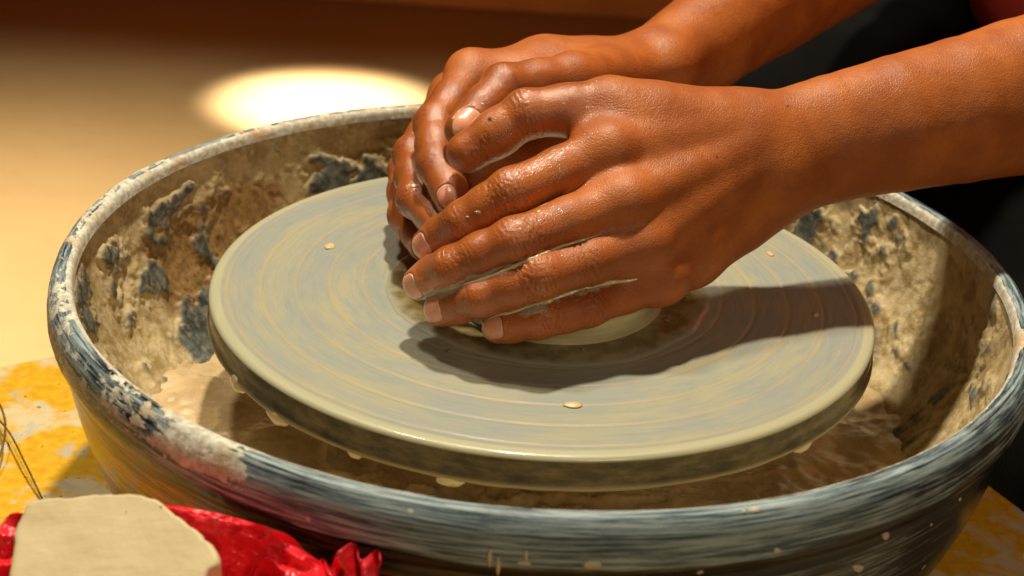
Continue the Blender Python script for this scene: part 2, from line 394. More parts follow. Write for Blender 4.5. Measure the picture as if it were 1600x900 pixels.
# inner clay coating, thick and scraped
in_prof = [(.2040, .0199), (.2026, .0180), (.2019, .0150), (.2010, .010), (.1998, 0), (.1972, -.012), (.1935, -.026), (.1860, -.042), (.1770, -.056), (.165, -.066)]
pr = resample(in_prof, .0009)
def coat_field(R, Z, T):
    Rr = R.ravel(); Zr = Z.ravel(); Tr = T.ravel()
    X = np.stack([Rr*np.cos(Tr), Rr*np.sin(Tr), Zr], 1)
    Xs = X*[1, 1, .8]
    wv = fbm(X*30, 2, 41)[:, None]*.010
    lump = fbm((Xs+wv)*48, 5, 11, .55)
    big = fbm((Xs+wv)*17, 3, 23)
    ridge = 1-np.abs(fbm((Xs+wv*1.5)*60, 4, 31, .55))*2
    fine = fbm(X*120, 4, 71, .6)
    thick = big*.9+1.9*lump+.8*fine+.30
    thick += .9*ss(.0, .016, Zr)*gauss(Tr, 160, 30)                     # curdled clay hanging below the left rim
    thick += .5*gauss(Tr, 20, 32)*ss(-.03, .0, Zr)
    thick -= 1.3*gauss(Tr, 128, 6)*ss(.018, -.005, Zr)*ss(-.04, -.01, Zr) # dark worn patch behind on the left
    thick -= .9*gauss(Tr, 165, 4)*ss(.008, -.01, Zr)
    thick -= 1.1*gauss(Tr, 52, 3.5)
    cov = ss(-.42, .42, thick)
    h = ss(-.45, .55, thick)*(.0010+.0020*(lump*.5+.5)+.0008*np.clip(ridge, 0, 1)**2)+.00025*fine*cov
    drip = fbm(np.stack([np.degrees(Tr)*.22, Zr*18, 0*Zr], 1), 4, 77)
    h += cov*gauss(Tr, 178, 26)*.0016*np.clip(drip+.3, 0, 1)
    edge = ss(.0199, .0165, Zr)
    dark = 1.0*gauss(Tr, 150, 15)*ss(.004, -.014, Zr)+.35*big+.15*lump+.35*gauss(Tr, 20, 22)*np.exp(-((Zr+.012)/.008)**2)-.25*gauss(Tr, -5, 40)
    return (h*(.15+.85*edge)).reshape(R.shape), cov, dark
V, F, T = lathe(pr, 1500, disp=lambda R, Z, T: coat_field(R, Z, T)[0])
Rg = np.repeat(pr[:, 0:1], 1500, 1); Zg = np.repeat(pr[:, 1:2], 1500, 1)
h, cov, dark = coat_field(Rg, Zg, T.reshape(Rg.shape))
mesh_obj('clay_coating', V, F[:, ::-1], COAT, basin, attrs={'thick': cov, 'wetdark': np.clip(dark, 0, 1)})

fp = resample([(.188, -.0605), (.176, -.0625), (.160, -.0645), (.140, -.0655), (.10, -.066), (.03, -.066)], .0014)
def floor_field(R, Z, T):
    X = np.stack([R.ravel()*np.cos(T.ravel()), R.ravel()*np.sin(T.ravel()), Z.ravel()*0], 1)
    a = fbm(X*26, 5, 51, .5); rg = np.clip(1-np.abs(fbm(X*38, 4, 61))*2.4, 0, 1)
    T_ = T.ravel(); h = .0045*a+.0035*rg**2*(.4+gauss(T_, 250, 50))+.004*gauss(T_, 205, 22)
    return h.reshape(R.shape), a, rg
V, F, T = lathe(fp, 800, disp=lambda R, Z, T: -floor_field(R, Z, T)[0])
Rg = np.repeat(fp[:, 0:1], 800, 1)
_, a, rg = floor_field(Rg, Rg, T.reshape(Rg.shape))
if V[:, 2].min() < -.06: pass
mesh_obj('slurry', V, F[:, ::-1], SLUR, basin, attrs={'wetdark': np.clip(.25*a+.35*gauss(T, 262, 50), 0, 1)})
tag(basin, 'round dark blue-grey splash basin caked inside with tan clay, around the wheel', 'basin')

# ------------------------------------------------------------------ wheel head
wheel = empty('potters_wheel', (0, 0, -.045))
GR = [.142, .1275, .112, .097, .082, .0675]
rr = [.0001]+list(np.arange(.004, .1455, .0007))
prof = []
for r in rr:
    z = 0
    for g in GR: z -= .00035*math.exp(-((r-g)/.0006)**2)
    prof.append((r, z))
prof += [(.1478, -.0001), (.1486, -.0003), (.1493, -.0008), (.1498, -.0015), (.15, -.0024), (.1499, -.0075), (.1499, -.0115), (.1506, -.0122), (.1509, -.0132), (.1503, -.0142), (.148, -.0146), (.02, -.0146)]
prof = np.array(prof)
V, F, T = lathe(prof, 360, np.zeros(3))
R = np.linalg.norm(V[:, :2], axis=1)
gv = sum(np.exp(-((R-g)/.0007)**2) for g in GR)*(V[:, 2] > -.001)
wob = ss(-.0118, -.0128, V[:, 2])*(.0006*fbm(np.stack([np.cos(T)*9, np.sin(T)*9, 0*T], 1), 3, 4))
V[:, 2] -= np.abs(wob)
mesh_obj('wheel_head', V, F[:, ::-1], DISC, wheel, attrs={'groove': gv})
V, F, T = lathe(resample([(.0, -.0144), (.03, -.0148), (.022, -.03), (.022, -.072)], .004), 48, np.zeros(3))
mesh_obj('shaft', V, F, METAL, wheel)
def blob(c, rx, ry, rz, seed=0, n=14, noise=.15, axis=0.):
    u = np.linspace(0, np.pi, n)[:, None]; v = np.linspace(0, 2*np.pi, 2*n, endpoint=False)[None]
    D = np.stack([np.sin(u)*np.cos(v), np.sin(u)*np.sin(v), np.cos(u)+0*v], -1).reshape(-1, 3)
    k = 1+noise*vnoise(D*1.7+seed*3.1, seed); D = D*k[:, None]*[rx, ry, rz]
    ca, sa = math.cos(axis), math.sin(axis); D = np.stack([D[:, 0]*ca-D[:, 1]*sa, D[:, 0]*sa+D[:, 1]*ca, D[:, 2]], 1)
    return D+np.array(c), grid_faces(n, 2*n, True)[:, ::-1]
for k, (px, py, s) in enumerate([(430, 652, .0042), (368, 600, .0040), (703, 747, .0034), (1276, 706, .0034), (560, 703, .0022)]):
    q = Zp(px, py, -.0148); q[:2] *= .1488/np.linalg.norm(q[:2])
    V, F = blob(q, s*1.7, s*.6, s*.95, k, axis=math.atan2(q[1], q[0])+math.pi/2); mesh_obj('slip_drip', V, F, CLAY, wheel)
tag(wheel, 'grey slip-covered round wheel head with concentric grooves, inside the basin', 'potter wheel')
SPOT = simple('clay_spot', (.62, .42, .20), (.70, .50, .27), 90, .35)
for k, (px, py, sx, lab) in enumerate([(515, 385, .0036, 'flat pale clay spot on the left half of the wheel head'), (895, 633, .0037, 'wet orange clay spot on the wheel head nearest the front edge'),
        (1203, 397, .0026, 'small yellowish clay spot on the wheel head below the wrist'), (1275, 491, .0022, 'tiny clay spot on the wheel head inside the forearm shadow')]):
    q = Zp(px, py, .0002); a = math.atan2(q[1], q[0])+math.pi/2
    V, F = blob(q, sx, sx*.62, .0009, k+3, axis=a); tag(mesh_obj('clay_spot', V, F, SPOT), lab, 'clay spot')

# ------------------------------------------------------------------ clay being centred
prof = resample([(.0005, .045), (.014, .0448), (.028, .0440), (.040, .0415), (.0500, .036), (.0570, .028), (.0602, .020), (.0610, .012), (.0597, .005), (.0590, .0005)], .0012)
V, F, T = lathe(prof, 220, np.array([-.004, -.005, 0]))
n = fbm(V*[30, 30, 60], 3, 2); k = 1+.02*n[:, None]; V[:, :2] *= k
V[:, 0] = .006+(V[:, 0]+.004)*.83; V[:, 2] = np.maximum(V[:, 2], .0002)
tag(mesh_obj('clay_mound', V, F[:, ::-1], CLAY), 'wet cream clay mound being centred between the two hands', 'clay')
# slip pool around the foot of the clay
th = np.linspace(0, 2*np.pi, 260, endpoint=False)
rows = []
rad = .073+.004*fbm(np.stack([np.cos(th)*2, np.sin(th)*2, 0*th], 1), 4, 6)+.0035*np.cos(th+.9)
for q, hh in [(.70, .0012), (.8, .0013), (.9, .0012), (.96, .0009), (.99, .0005), (1, .0001)]:
    R_ = .055+(rad-.055)*(q-.70)/.30
    rows.append(np.stack([R_*np.cos(th), -.003+R_*np.sin(th), hh+.0002*fbm(np.stack([R_*np.cos(th)*90, R_*np.sin(th)*90, 0*th], 1), 3, 8)*(1-q)*3], 1))
tag(mesh_obj('slip_puddle', np.vstack(rows), grid_faces(len(rows), 260, True), PUD, attrs={'shore': np.repeat([-.2, 0, .25, .55, .9, 1], 260)}), 'ring of brown watery slip around the foot of the clay mound', 'puddle')

for k, (px, py, s_, lab) in enumerate([(1042, 500, .0012, 'round slip bubble at the right foot of the clay mound, below the little finger knuckle'), (911, 546, .0014, 'largest slip bubble in front of the clay mound, nearest the wheel front'),
        (976, 534, .0010, 'small slip bubble at the front right foot of the clay mound'), (700, 548, .0009, 'tiny bubble on the slip left of the little fingertip')]):
    V, F = blob(Zp(px, py, .0012), s_, s_, s_*.7, k, noise=.03)
    tag(mesh_obj('foam_bubble', V, F, PUD), lab, 'bubble')

# ================================================================== the potter: implicit surfaces
class Cap:
    def __init__(s, a, b, ra, rb): s.a, s.b, s.ra, s.rb = np.array(a), np.array(b), ra, rb; s.ab = s.b-s.a; s.L2 = max(s.ab@s.ab, 1e-9)
    def __call__(s, p):
        q = p-s.a; t = np.clip(q@s.ab/s.L2, 0, 1)
        d = q-t[:, None]*s.ab
        return np.sqrt((d*d).sum(1))-(s.ra+(s.rb-s.ra)*t)
class ECap:
    """tapered limb of elliptical section: radii (ru, rv), u is the direction of the long axis"""
    def __init__(s, a, b, ra, rb, u):
        s.a, s.b = np.array(a), np.array(b); s.ab = s.b-s.a; s.L = np.linalg.norm(s.ab); s.w = s.ab/s.L
        u = np.array(u, float); u = u-(u@s.w)*s.w; s.u = u/np.linalg.norm(u); s.v = np.cross(s.w, s.u); s.ra, s.rb = np.array(ra), np.array(rb)
    def __call__(s, p):
        q = p-s.a; tw = q@s.w; t = np.clip(tw/s.L, 0, 1); ex = tw-t*s.L
        ru = s.ra[0]+(s.rb[0]-s.ra[0])*t; rv = s.ra[1]+(s.rb[1]-s.ra[1])*t; m = np.minimum(ru, rv)
        a, b, c = q@s.u/ru, q@s.v/rv, ex/m
        k = np.sqrt(a*a+b*b+c*c)
        g = np.sqrt((a/ru)**2+(b/rv)**2+(c/m)**2)+1e-9
        return np.where(k > .3, k*(k-1)/g, (k-1)*m)
class Ell:
    def __init__(s, c, X, Y, r):
        X = np.array(X, float); X /= np.linalg.norm(X); Y = np.array(Y, float); Y -= (Y@X)*X; Y /= np.linalg.norm(Y)
        s.c = np.array(c); s.M = np.stack([X, Y, np.cross(X, Y)], 1); s.r = np.array(r)
    def __call__(s, p):
        q = (p-s.c)@s.M/s.r; k = np.sqrt((q*q).sum(1)); g = np.sqrt(((q/s.r)**2).sum(1))+1e-9
        return np.where(k > .3, k*(k-1)/g, (k-1)*s.r.min())
class Chain:
    def __init__(s, pr): s.pr = pr
    def __call__(s, p):
        d = s.pr[0](p)
        for q in s.pr[1:]: d = smin(d, q(p), .0016)
        return d
def smin(a, b, k):
    h = np.maximum(k-np.abs(a-b), 0)/k
    return np.minimum(a, b)-h*h*k*.25
class Sdf:
    """groups: list of (prims, k_inside, k_join)"""
    def __init__(s, groups): s.g = groups; s.prims = [p for g in groups for p in g[0]]
    def raw(s, p, keep=None):
        D = None; i = 0
        for prims, ki, kj in s.g:
            G = None
            for pr_ in prims:
                if keep is None or keep[i]:
                    d = pr_(p); G = d if G is None else smin(G, d, ki)
                i += 1
            if G is not None: D = G if D is None else smin(D, G, kj)
        return D if D is not None else np.full(len(p), .05)
    def eval(s, p, size=.016, band=.030):
        key = np.floor(p/size).astype(np.int64); kk = (key[:, 0]+4096)*(1 << 26)+(key[:, 1]+4096)*(1 << 13)+key[:, 2]+4096
        o = np.argsort(kk, kind='stable'); ks = kk[o]; b = np.r_[0, np.nonzero(np.diff(ks))[0]+1, len(ks)]
        cen = (key[o[b[:-1]]]+.5)*size
        PD = np.stack([pr_(cen) for pr_ in s.prims], 1) < band+size
        out = np.empty(len(p))
        for i in range(len(b)-1):
            idx = o[b[i]:b[i+1]]; out[idx] = s.raw(p[idx], PD[i])
        return out
    def grad(s, p, e=.0004):
        return np.stack([s.eval(p+np.eye(3)[i]*e)-s.eval(p-np.eye(3)[i]*e) for i in range(3)], 1)/(2*e)
def polygonise(sdf, lo, hi, h, B=20):
    lo = np.array(lo); nb = np.ceil((np.array(hi)-lo)/(h*B)).astype(int)
    I = np.stack(np.meshgrid(*[np.arange(k) for k in nb], indexing='ij'), -1).reshape(-1, 3)
    cen = lo+(I+.5)*h*B
    PDs = np.stack([pr_(cen) for pr_ in sdf.prims], 1)
    d0 = sdf.raw(cen); act = np.abs(d0) < h*B*.87+.012
    I, PDs = I[act], PDs[act] < h*B*.87+.040
    ax = np.arange(B+1); G = np.stack(np.meshgrid(ax, ax, ax, indexing='ij'), -1).reshape(-1, 3)
    ids, pos, quads = [], [], []
    K = (1 << 13)
    enc = lambda c: (c[:, 0]+1)*K*K+(c[:, 1]+1)*K+(c[:, 2]+1)
    corners = np.array([(i, j, k) for i in (0, 1) for j in (0, 1) for k in (0, 1)])
    edges = [(a, b) for a in range(8) for b in range(a+1, 8) if abs(corners[a]-corners[b]).sum() == 1]
    for n in range(len(I)):
        base = I[n]*B
        v = sdf.raw(lo+(G+base)*h, PDs[n]).reshape(B+1, B+1, B+1)
        s = v < 0
        if s.all() or not s.any(): continue
        cnt = sum(s[i:B+i, j:B+j, k:B+k].astype(np.int8) for i, j, k in corners)
        c = np.argwhere((cnt > 0) & (cnt < 8))
        if len(c) == 0: continue
        cv = np.stack([v[c[:, 0]+i, c[:, 1]+j, c[:, 2]+k] for i, j, k in corners], 1)
        acc = np.zeros((len(c), 3)); m = np.zeros(len(c))
        for a, b in edges:
            x = (cv[:, a] < 0) != (cv[:, b] < 0)
            den = np.where(x, cv[:, a]-cv[:, b], 1.); t = np.where(x, cv[:, a]/den, 0)
            acc += np.where(x[:, None], corners[a]+t[:, None]*(corners[b]-corners[a]), 0); m += x
        pos.append(lo+(c+base+acc/m[:, None])*h); ids.append(enc(c+base))
        for axn in range(3):
            d = np.eye(3, dtype=int)[axn]; s2 = s[:B, :B, :B]; s3 = s[d[0]:B+d[0], d[1]:B+d[1], d[2]:B+d[2]]
            e = np.argwhere(s2 != s3); 
            if len(e) == 0: continue
            fl_ = s2[e[:, 0], e[:, 1], e[:, 2]]
            b_, c_ = [np.eye(3, dtype=int)[k] for k in ((axn+1) % 3, (axn+2) % 3)]
            q = np.stack([enc(e+base), enc(e+base-b_), enc(e+base-b_-c_), enc(e+base-c_)], 1)
            q[~fl_] = q[~fl_][:, ::-1]
            quads.append(q)
    ids = np.concatenate(ids); pos = np.vstack(pos); quads = np.vstack(quads)
    o = np.argsort(ids); ids, pos = ids[o], pos[o]
    j = np.searchsorted(ids, quads); j = np.minimum(j, len(ids)-1)
    ok = (ids[j] == quads).all(1)
    return pos, j[ok]
def relax(V, F, it=2, lam=.5):
    E = np.concatenate([F[:, [0, 1]], F[:, [1, 2]], F[:, [2, 3]], F[:, [3, 0]]]); E = np.vstack([E, E[:, ::-1]])
    deg = np.bincount(E[:, 0], minlength=len(V))
    for _ in range(it):
        S = np.stack([np.bincount(E[:, 0], V[E[:, 1], k], len(V)) for k in range(3)], 1)/np.maximum(deg, 1)[:, None]
        V = V+lam*(S-V)
    return V
def unit(v): v = np.array(v, float); return v/np.linalg.norm(v)

FIN = ('index', 'middle', 'ring', 'pinky')
def build_hand(J, TH, fr, tr, dors_hint, wrist, carp, meta_r, extra=(), forearm=(), palm_k=.015, tendons=True, nails=()):
    """J[finger] = 4 points MCP,PIP,DIP,tip centre;  TH = CMC,MCP,IP,tip;  returns (Sdf, features)"""
    feats = dict(joints=[], tips=[], fingers={})
    mc = [J[k][0] for k in FIN]
    palm = []
    for k, b, r_ in zip(FIN, carp, meta_r):
        palm.append(Cap(b, J[k][0], r_*1.08, r_))
    palm += list(extra)
    fingers = []; far = []
    for k in FIN:
        p = J[k]; r_ = fr[k]; g = []
        dn = dors_hint
        mid = lambda a, b, t: a+(b-a)*t
        g += [Cap(p[0], mid(p[0], p[1], .5), r_[0], r_[0]*.945), Cap(mid(p[0], p[1], .5), p[1], r_[0]*.945, r_[1]),
              Cap(p[1], mid(p[1], p[2], .5), r_[1], r_[1]*.95), Cap(mid(p[1], p[2], .5), p[2], r_[1]*.95, r_[2]),
              Cap(p[2], p[3], r_[2], r_[3])]
        # pulp of the fingertip
        d = unit(p[3]-p[2]); nn = unit(dn-(dn@d)*d)
        g.append(Ell(mid(p[2], p[3], .62)-nn*r_[3]*.18, d, nn, (r_[3]*1.35, r_[3]*.96, r_[3]*1.10)))
        fingers.append(g); far.append(('f', k))
        feats['fingers'][k] = p
        for jn, (q, a) in enumerate(((p[1], p[2]-p[0]), (p[2], p[3]-p[1]))):
            a = unit(a); n_ = unit(dn-(dn@a)*a); feats['joints'].append((q, a, n_, r_[1+jn], 1.0 if jn == 0 else .6))
    t = TH; g = [Cap(t[0], t[1], tr[0], tr[1]), Cap(t[1], (t[1]+t[2])/2, tr[1], tr[2]*.92), Cap((t[1]+t[2])/2, t[2], tr[2]*.92, tr[2])]
    g2 = [Cap(t[2], t[2]+(t[3]-t[2])*.5, tr[2]*.98, tr[3]*1.06), Cap(t[2]+(t[3]-t[2])*.5, t[3], tr[3]*1.06, tr[3])]
    groups = [(palm+list(forearm), palm_k, .01)]
    if tendons:
        for k, b in zip(FIN, carp):
            a = J[k][0]; d = unit(a-b); nn = unit(dors_hint-(dors_hint@d)*d); r0_ = dict(zip(FIN, meta_r))[k]
            wc = wrist; 
            groups.append(([Cap(a+nn*(r0_-.0044), a+(b-a)*.45+nn*(r0_-.0022), .0040, .0024), Cap(a+(b-a)*.45+nn*(r0_-.0022), b+nn*(r0_-.0012), .0024, .0016)], .003, .008))
            groups.append(([Ell(a+nn*.0018+(a-b)/np.linalg.norm(a-b)*.001, d, nn, (.0095, r0_*.96, .0085))], .003, .0075))
    fg = []
    for i, g_ in enumerate(fingers): fg.append((g_, .0035, .010 if False else .0045))
    # proximal halves join the palm softly; neighbours only touch
    F_prox = []
    groups += [(g_[:1], .003, .007) for g_ in fingers]
    groups += [(g_, .0035, .0009) for g_ in fingers]
    groups.append((g, .006, .011)); groups.append((g2, .005, .0012 if False else .0016))
    feats['joints'].append((t[2], unit(t[3]-t[1]), None, tr[2], .9))
    return Sdf(groups), feats

# ------------------------------------------------------------------ near hand (left hand) and forearm
NJ = dict(index=[P(948, 236, .588), P(800, 300, .574), P(725, 347, .580), P(672, 381, .593)],
          middle=[P(974, 315, .580), P(803, 377, .563), P(705, 418, .571), P(658, 441, .584)],
          ring=[P(998, 384, .582), P(846, 432, .561), P(752, 464, .566), P(690, 483, .578)],
          pinky=[P(1032, 434, .592), P(918, 480, .575), P(842, 502, .572), P(776, 514, .578)])
NF = dict(index=(.0102, .0098, .0086, .0073), middle=(.0102, .0094, .0084, .0074), ring=(.0098, .0090, .0080, .0071), pinky=(.0090, .0078, .0070, .0060))
NT_ = [P(1100, 198, .612), P(950, 165, .602), P(822, 178, .596), P(731, 237, .598)]
NTR = (.0112, .0112, .0106, .0088)
nd = unit(np.cross(NJ['pinky'][0]-NJ['index'][0], P(1200, 240, .63)-NJ['middle'][0]))
if nd@(CAM-NJ['middle'][0]) < 0: nd = -nd
ncarp = [P(1150, 208, .617), P(1158, 232, .614), P(1160, 262, .614), P(1160, 300, .618)]
W = [P(1150, 256, .622), P(1205, 243, .625), P(1300, 217, .632), P(1400, 194, .640), P(1500, 172, .650), P(1590, 152, .660), P(1750, 116, .685), P(2050, 60, .75)]
up = unit(_u*.98-_f*.12)
rad_ = [(.0268, .0180), (.0272, .0190), (.0282, .0215), (.0304, .0250), (.0330, .0285), (.0358, .032), (.041, .038), (.042, .042)]
nfore = [Chain([ECap(W[i], W[i+1], rad_[i], rad_[i+1], up) for i in range(len(W)-1)])]
backn = unit(nd)
nextra = [ECap(P(1150, 262, .626), P(1050, 330, .606), (.026, .014), (.030, .013), NJ['pinky'][0]-NJ['index'][0]),
          Cap(P(1140, 325, .625), P(1075, 398, .606), .0140, .0105),
          Cap(P(1170, 300, .628), P(1140, 330, .625), .0150, .0150),
          Cap(P(1125, 205, .622), P(1020, 181, .606), .0115, .0120), ECap(P(1130, 225, .620), P(975, 200, .602), (.016, .013), (.012, .0105), _u),
          Ell(P(1228, 262, .617), W[2]-W[1], up, (.011, .010, .0075))]
near, nfe = build_hand(NJ, NT_, NF, NTR, backn, W[1], ncarp, (.0112, .0112, .0108, .0102), nextra, nfore)
# ------------------------------------------------------------------ far hand (right hand) and forearm
FJ = dict(index=[P(738, 117, .668), P(681, 196, .642), P(683, 258, .622), P(708, 314, .608)],
          middle=[P(708, 150, .700), P(647, 242, .664), P(650, 312, .636), P(690, 352, .616)],
          ring=[P(700, 190, .722), P(637, 268, .690), P(634, 336, .662), P(662, 384, .636)],
          pinky=[P(710, 225, .735), P(650, 300, .712), P(648, 352, .684), P(665, 390, .662)])
FF = dict(index=(.0104, .0098, .0086, .0072), middle=(.0104, .0094, .0084, .0074), ring=(.0098, .0090, .0080, .0071), pinky=(.009, .0080, .0072, .0062))
FT = [P(975, 112, .694), P(893, 124, .650), P(788, 136, .630), P(724, 203, .614)]
FTR = (.013, .0116, .0106, .0084)
fd = unit(np.cross(FJ['pinky'][0]-FJ['index'][0], P(985, 100, .70)-FJ['index'][0]))
if fd@_u < 0: fd = -fd
fdn = unit(fd*.5-_r*.8)
fcarp = [P(925, 124, .698), P(930, 124, .715), P(935, 130, .730), P(940, 140, .742)]
FW = [P(955, 127, .708), P(1022, 106, .716), P(1112, 56, .748), P(1200, -8, .780), P(1330, -95, .83), P(1480, -190, .90)]
frad = [(.0170, .020), (.0215, .020), (.0305, .0255), (.0365, .031), (.041, .038), (.042, .042)]
fup = unit(_u+_r*.75)
ffore = [Chain([ECap(FW[i], FW[i+1], frad[i], frad[i+1], fup) for i in range(len(FW)-1)])]
fextra = [ECap(P(925, 140, .712), P(800, 150, .685), (.020, .016), (.032, .015), _f), Cap(P(905, 116, .70), P(850, 104, .690), .0125, .0135),
          Ell(P(1045, 100, .702), FW[2]-FW[1], fup, (.012, .010, .010)),
          ECap(P(930, 185, .700), P(800, 235, .672), (.034, .014), (.036, .014), _u), Cap(P(930, 150, .69), P(860, 215, .672), .016, .014), Cap(P(860, 222, .672), P(742, 262, .645), .015, .011)]
far_, ffe = build_hand(FJ, FT, FF, FTR, fdn, FW[0], fcarp, (.0122, .0115, .011, .0105), fextra, ffore, tendons=False)

# ---- fingernails: local frames on the finger ends
def nail_frame(sdf, p2, p3, r, n, L, Wd, back=.0):
    d = unit(p3-p2); n = unit(n-(n@d)*d); s = np.cross(d, n)
    c = p3+d*(r-L*1.10-back)      # centre along the finger
    return dict(c=c, d=d, n=n, s=s, L=L, W=Wd, r=r, sdf=sdf)
def surf_on(nf, u, v, lift):
    """u,v in -1..1 across length/width -> points on the finger surface, lifted"""
    r = nf['r']; a = v*nf['W']/r
    dirn = np.cos(a)[:, None]*nf['n']+np.sin(a)[:, None]*nf['s']
    base = nf['c']+(u*nf['L'])[:, None]*nf['d']
    t = np.full(len(u), r*1.5)
    for _ in range(12):
        t = t-nf['sdf'].eval(base+t[:, None]*dirn)*.95
    return base+(np.clip(t, r*.35, r*1.35)+lift)[:, None]*dirn
nn_i = unit(NJ['index'][3]-NJ['index'][2])
toc = lambda q: unit(CAM-q)
near_nails = [nail_frame(near, NJ['index'][2], NJ['index'][3], .0073, toc(NJ['index'][3])+.10*_u, .0060, .0060),
              nail_frame(near, NJ['middle'][2], NJ['middle'][3], .0074, toc(NJ['middle'][3])-.05*_u, .0060, .0061),
              nail_frame(near, NJ['ring'][2], NJ['ring'][3], .0071, toc(NJ['ring'][3])+.10*_u, .0058, .0058),
              nail_frame(near, NJ['pinky'][2], NJ['pinky'][3], .0060, toc(NJ['pinky'][3])+.10*_u, .0052, .0050)]
far_nails = [nail_frame(far_, FT[2], FT[3], .0082, toc(FT[3])*1.0+_u*.35+_r*.15, .0068, .0062),
             nail_frame(far_, FJ['index'][2], FJ['index'][3], .0072, toc(FJ['index'][3])*.8-_r*.2, .0050, .0048)]

def skin_mesh(sdf, fe, lo, hi, h, nails, wetc, clayc, seed, dors, gap_fingers=(), moles=()):
    V, F = polygonise(sdf, lo, hi, h)
    V = relax(V, F, 2, .5)
    for _ in range(1):
        d = sdf.eval(V); g = sdf.grad(V); gn = (g*g).sum(1)+1e-6
        V = V-np.clip(d/np.sqrt(gn), -.0008, .0008)[:, None]*g/np.sqrt(gn)[:, None]
    nrm = g/np.sqrt(gn)[:, None]
    mole = np.zeros(len(V)); disp = np.zeros(len(V)); red = np.zeros(len(V)); crease = np.zeros(len(V))
    for q, a, n_, r_, s_ in fe['joints']:
        if n_ is None: n_ = dors
        n_ = unit(n_-(n_@a)*a)
        x = (V-q); dist = np.sqrt((x*x).sum(1)); m = dist < .030
        i = np.nonzero(m)[0]; x = x[i]; ax = x@a; sd = x@np.cross(a, n_); dn = nrm[i]@n_
        mask = np.exp(-(ax/.0058)**2)*ss(.15, .65, dn)*s_
        wv = ax+.0011*vnoise(x*260+seed, seed)+sd*sd*16*np.sign(ax)*.6
        w_ = np.abs(np.sin(wv*math.pi/.0019)); cr = (1-w_)**2.5
        disp[i] += mask*(.00030-.00070*cr); crease[i] += mask*cr*.8
        red[i] += .55*np.exp(-(dist[i]/(r_*1.4))**2)*ss(.2, .8, dn)
        # flexion crease on the palm side
        mp = np.exp(-((ax)/.0011)**2)*ss(-.2, -.7, dn); disp[i] -= .0005*mp; crease[i] += .6*mp
    for k, p in fe['fingers'].items():
        dt = np.sqrt(((V-p[3])**2).sum(1)); red += .75*np.exp(-(dt/.011)**2)
        dm = np.sqrt(((V-p[0])**2).sum(1)); red += .35*np.exp(-(dm/.014)**2)
    for nf in nails:
        x = V-nf['c']; u = x@nf['d']/nf['L']; v = np.arctan2(x@nf['s'], x@nf['n'])*nf['r']/nf['W']
        ok = (np.abs(u) < 2.2) & (np.abs(v) < 2.2) & (np.sqrt((x*x).sum(1)) < .016)
        # superellipse
        q = (np.abs(u)**3.2+np.abs(v)**3.2)**(1/3.2)
        ins = ss(1.04, .93, q); ring = np.exp(-((q-1.17)/.13)**2)*ss(1.0, .2, u)
        disp += np.where(ok, -.00055*ins+.00042*ring, 0); crease += np.where(ok, np.exp(-((q-1.03)/.05)**2)*.8*ss(1.1, .5, u), 0)
        red += np.where(ok, .3*ring, 0)
    # pores, veins, gentle irregularity
    disp += .00018*fbm(V*95, 3, seed)+.00045*fbm(V*34, 2, seed+5)
    V2 = V+disp[:, None]*nrm
    wet = wetc(V, nrm); clay = clayc(V, nrm)
    gaps = np.zeros(len(V))
    fs = [k for k in FIN]
    for a, b in gap_fingers:
        def segd(k):
            p = fe['fingers'][k]; o = np.full(len(V), 9.)
            for i in range(3):
                c = Cap(p[i], p[i+1], .0085, .0080); o = np.minimum(o, c(V))
            return o
        A, B_ = segd(a), segd(b); gaps = np.maximum(gaps, np.exp(-((np.abs(A)+np.abs(B_))/.0036)**2))
    for mx, my, ms in moles:
        s_ = V-CAM; zc = s_@_f; pp = np.hypot(800+FPX*(s_@_r)/zc-mx, 450-FPX*(s_@_u)/zc-my)
        face = (nrm*(-s_)).sum(1) > 0
        mole = np.maximum(mole, face*ss(ms, ms*.55, pp))
    return V2, F, dict(mole=mole, red=np.clip(red, 0, 1), wet=np.clip(wet, 0, 1), clay=np.clip(clay+gaps*.9, 0, 1), crease=np.clip(crease, 0, 1))
def near_wet(V, n):
    s = (V-CAM); z = s@_f; px = 800+FPX*(s@_r)/z
    x = V[:, 0]
    return .42*ss(.03, -.03, x)+.5*np.exp(-(np.sqrt(((V-NT_[2])**2).sum(1))/.030)**2)+.18
def near_clay(V, n):
    o = np.zeros(len(V))
    for k, w_ in (('index', .45), ('middle', .80), ('ring', .75), ('pinky', .95)):
        p = NJ[k]; d = np.sqrt(((V-(p[2]))**2).sum(1)); o = np.maximum(o, w_*np.exp(-(d/.0105)**2))
        o = np.maximum(o, .34*np.exp(-(Cap(p[1], p[3], .004, .004)(V)/.011)**2))
    return o*ss(-.4, .5, n@_u)
def far_wet(V, n):
    return .22+.62*np.exp(-(np.minimum(Cap(FJ['index'][1], FJ['index'][3], .0, .0)(V), Cap(FT[2], FT[3], 0, 0)(V))/.022)**2)+.3*np.exp(-(Cap(FJ['middle'][1], FJ['middle'][3], .0, .0)(V)/.02)**2)
def far_clay(V, n):
    o = .55*np.exp(-(Cap(FJ['middle'][1], FJ['middle'][3], .0, .0)(V)/.012)**2)*ss(.2, .9, n@_r)
    return o+.25*np.exp(-(Cap(FJ['ring'][1], FJ['ring'][3], .0, .0)(V)/.012)**2)

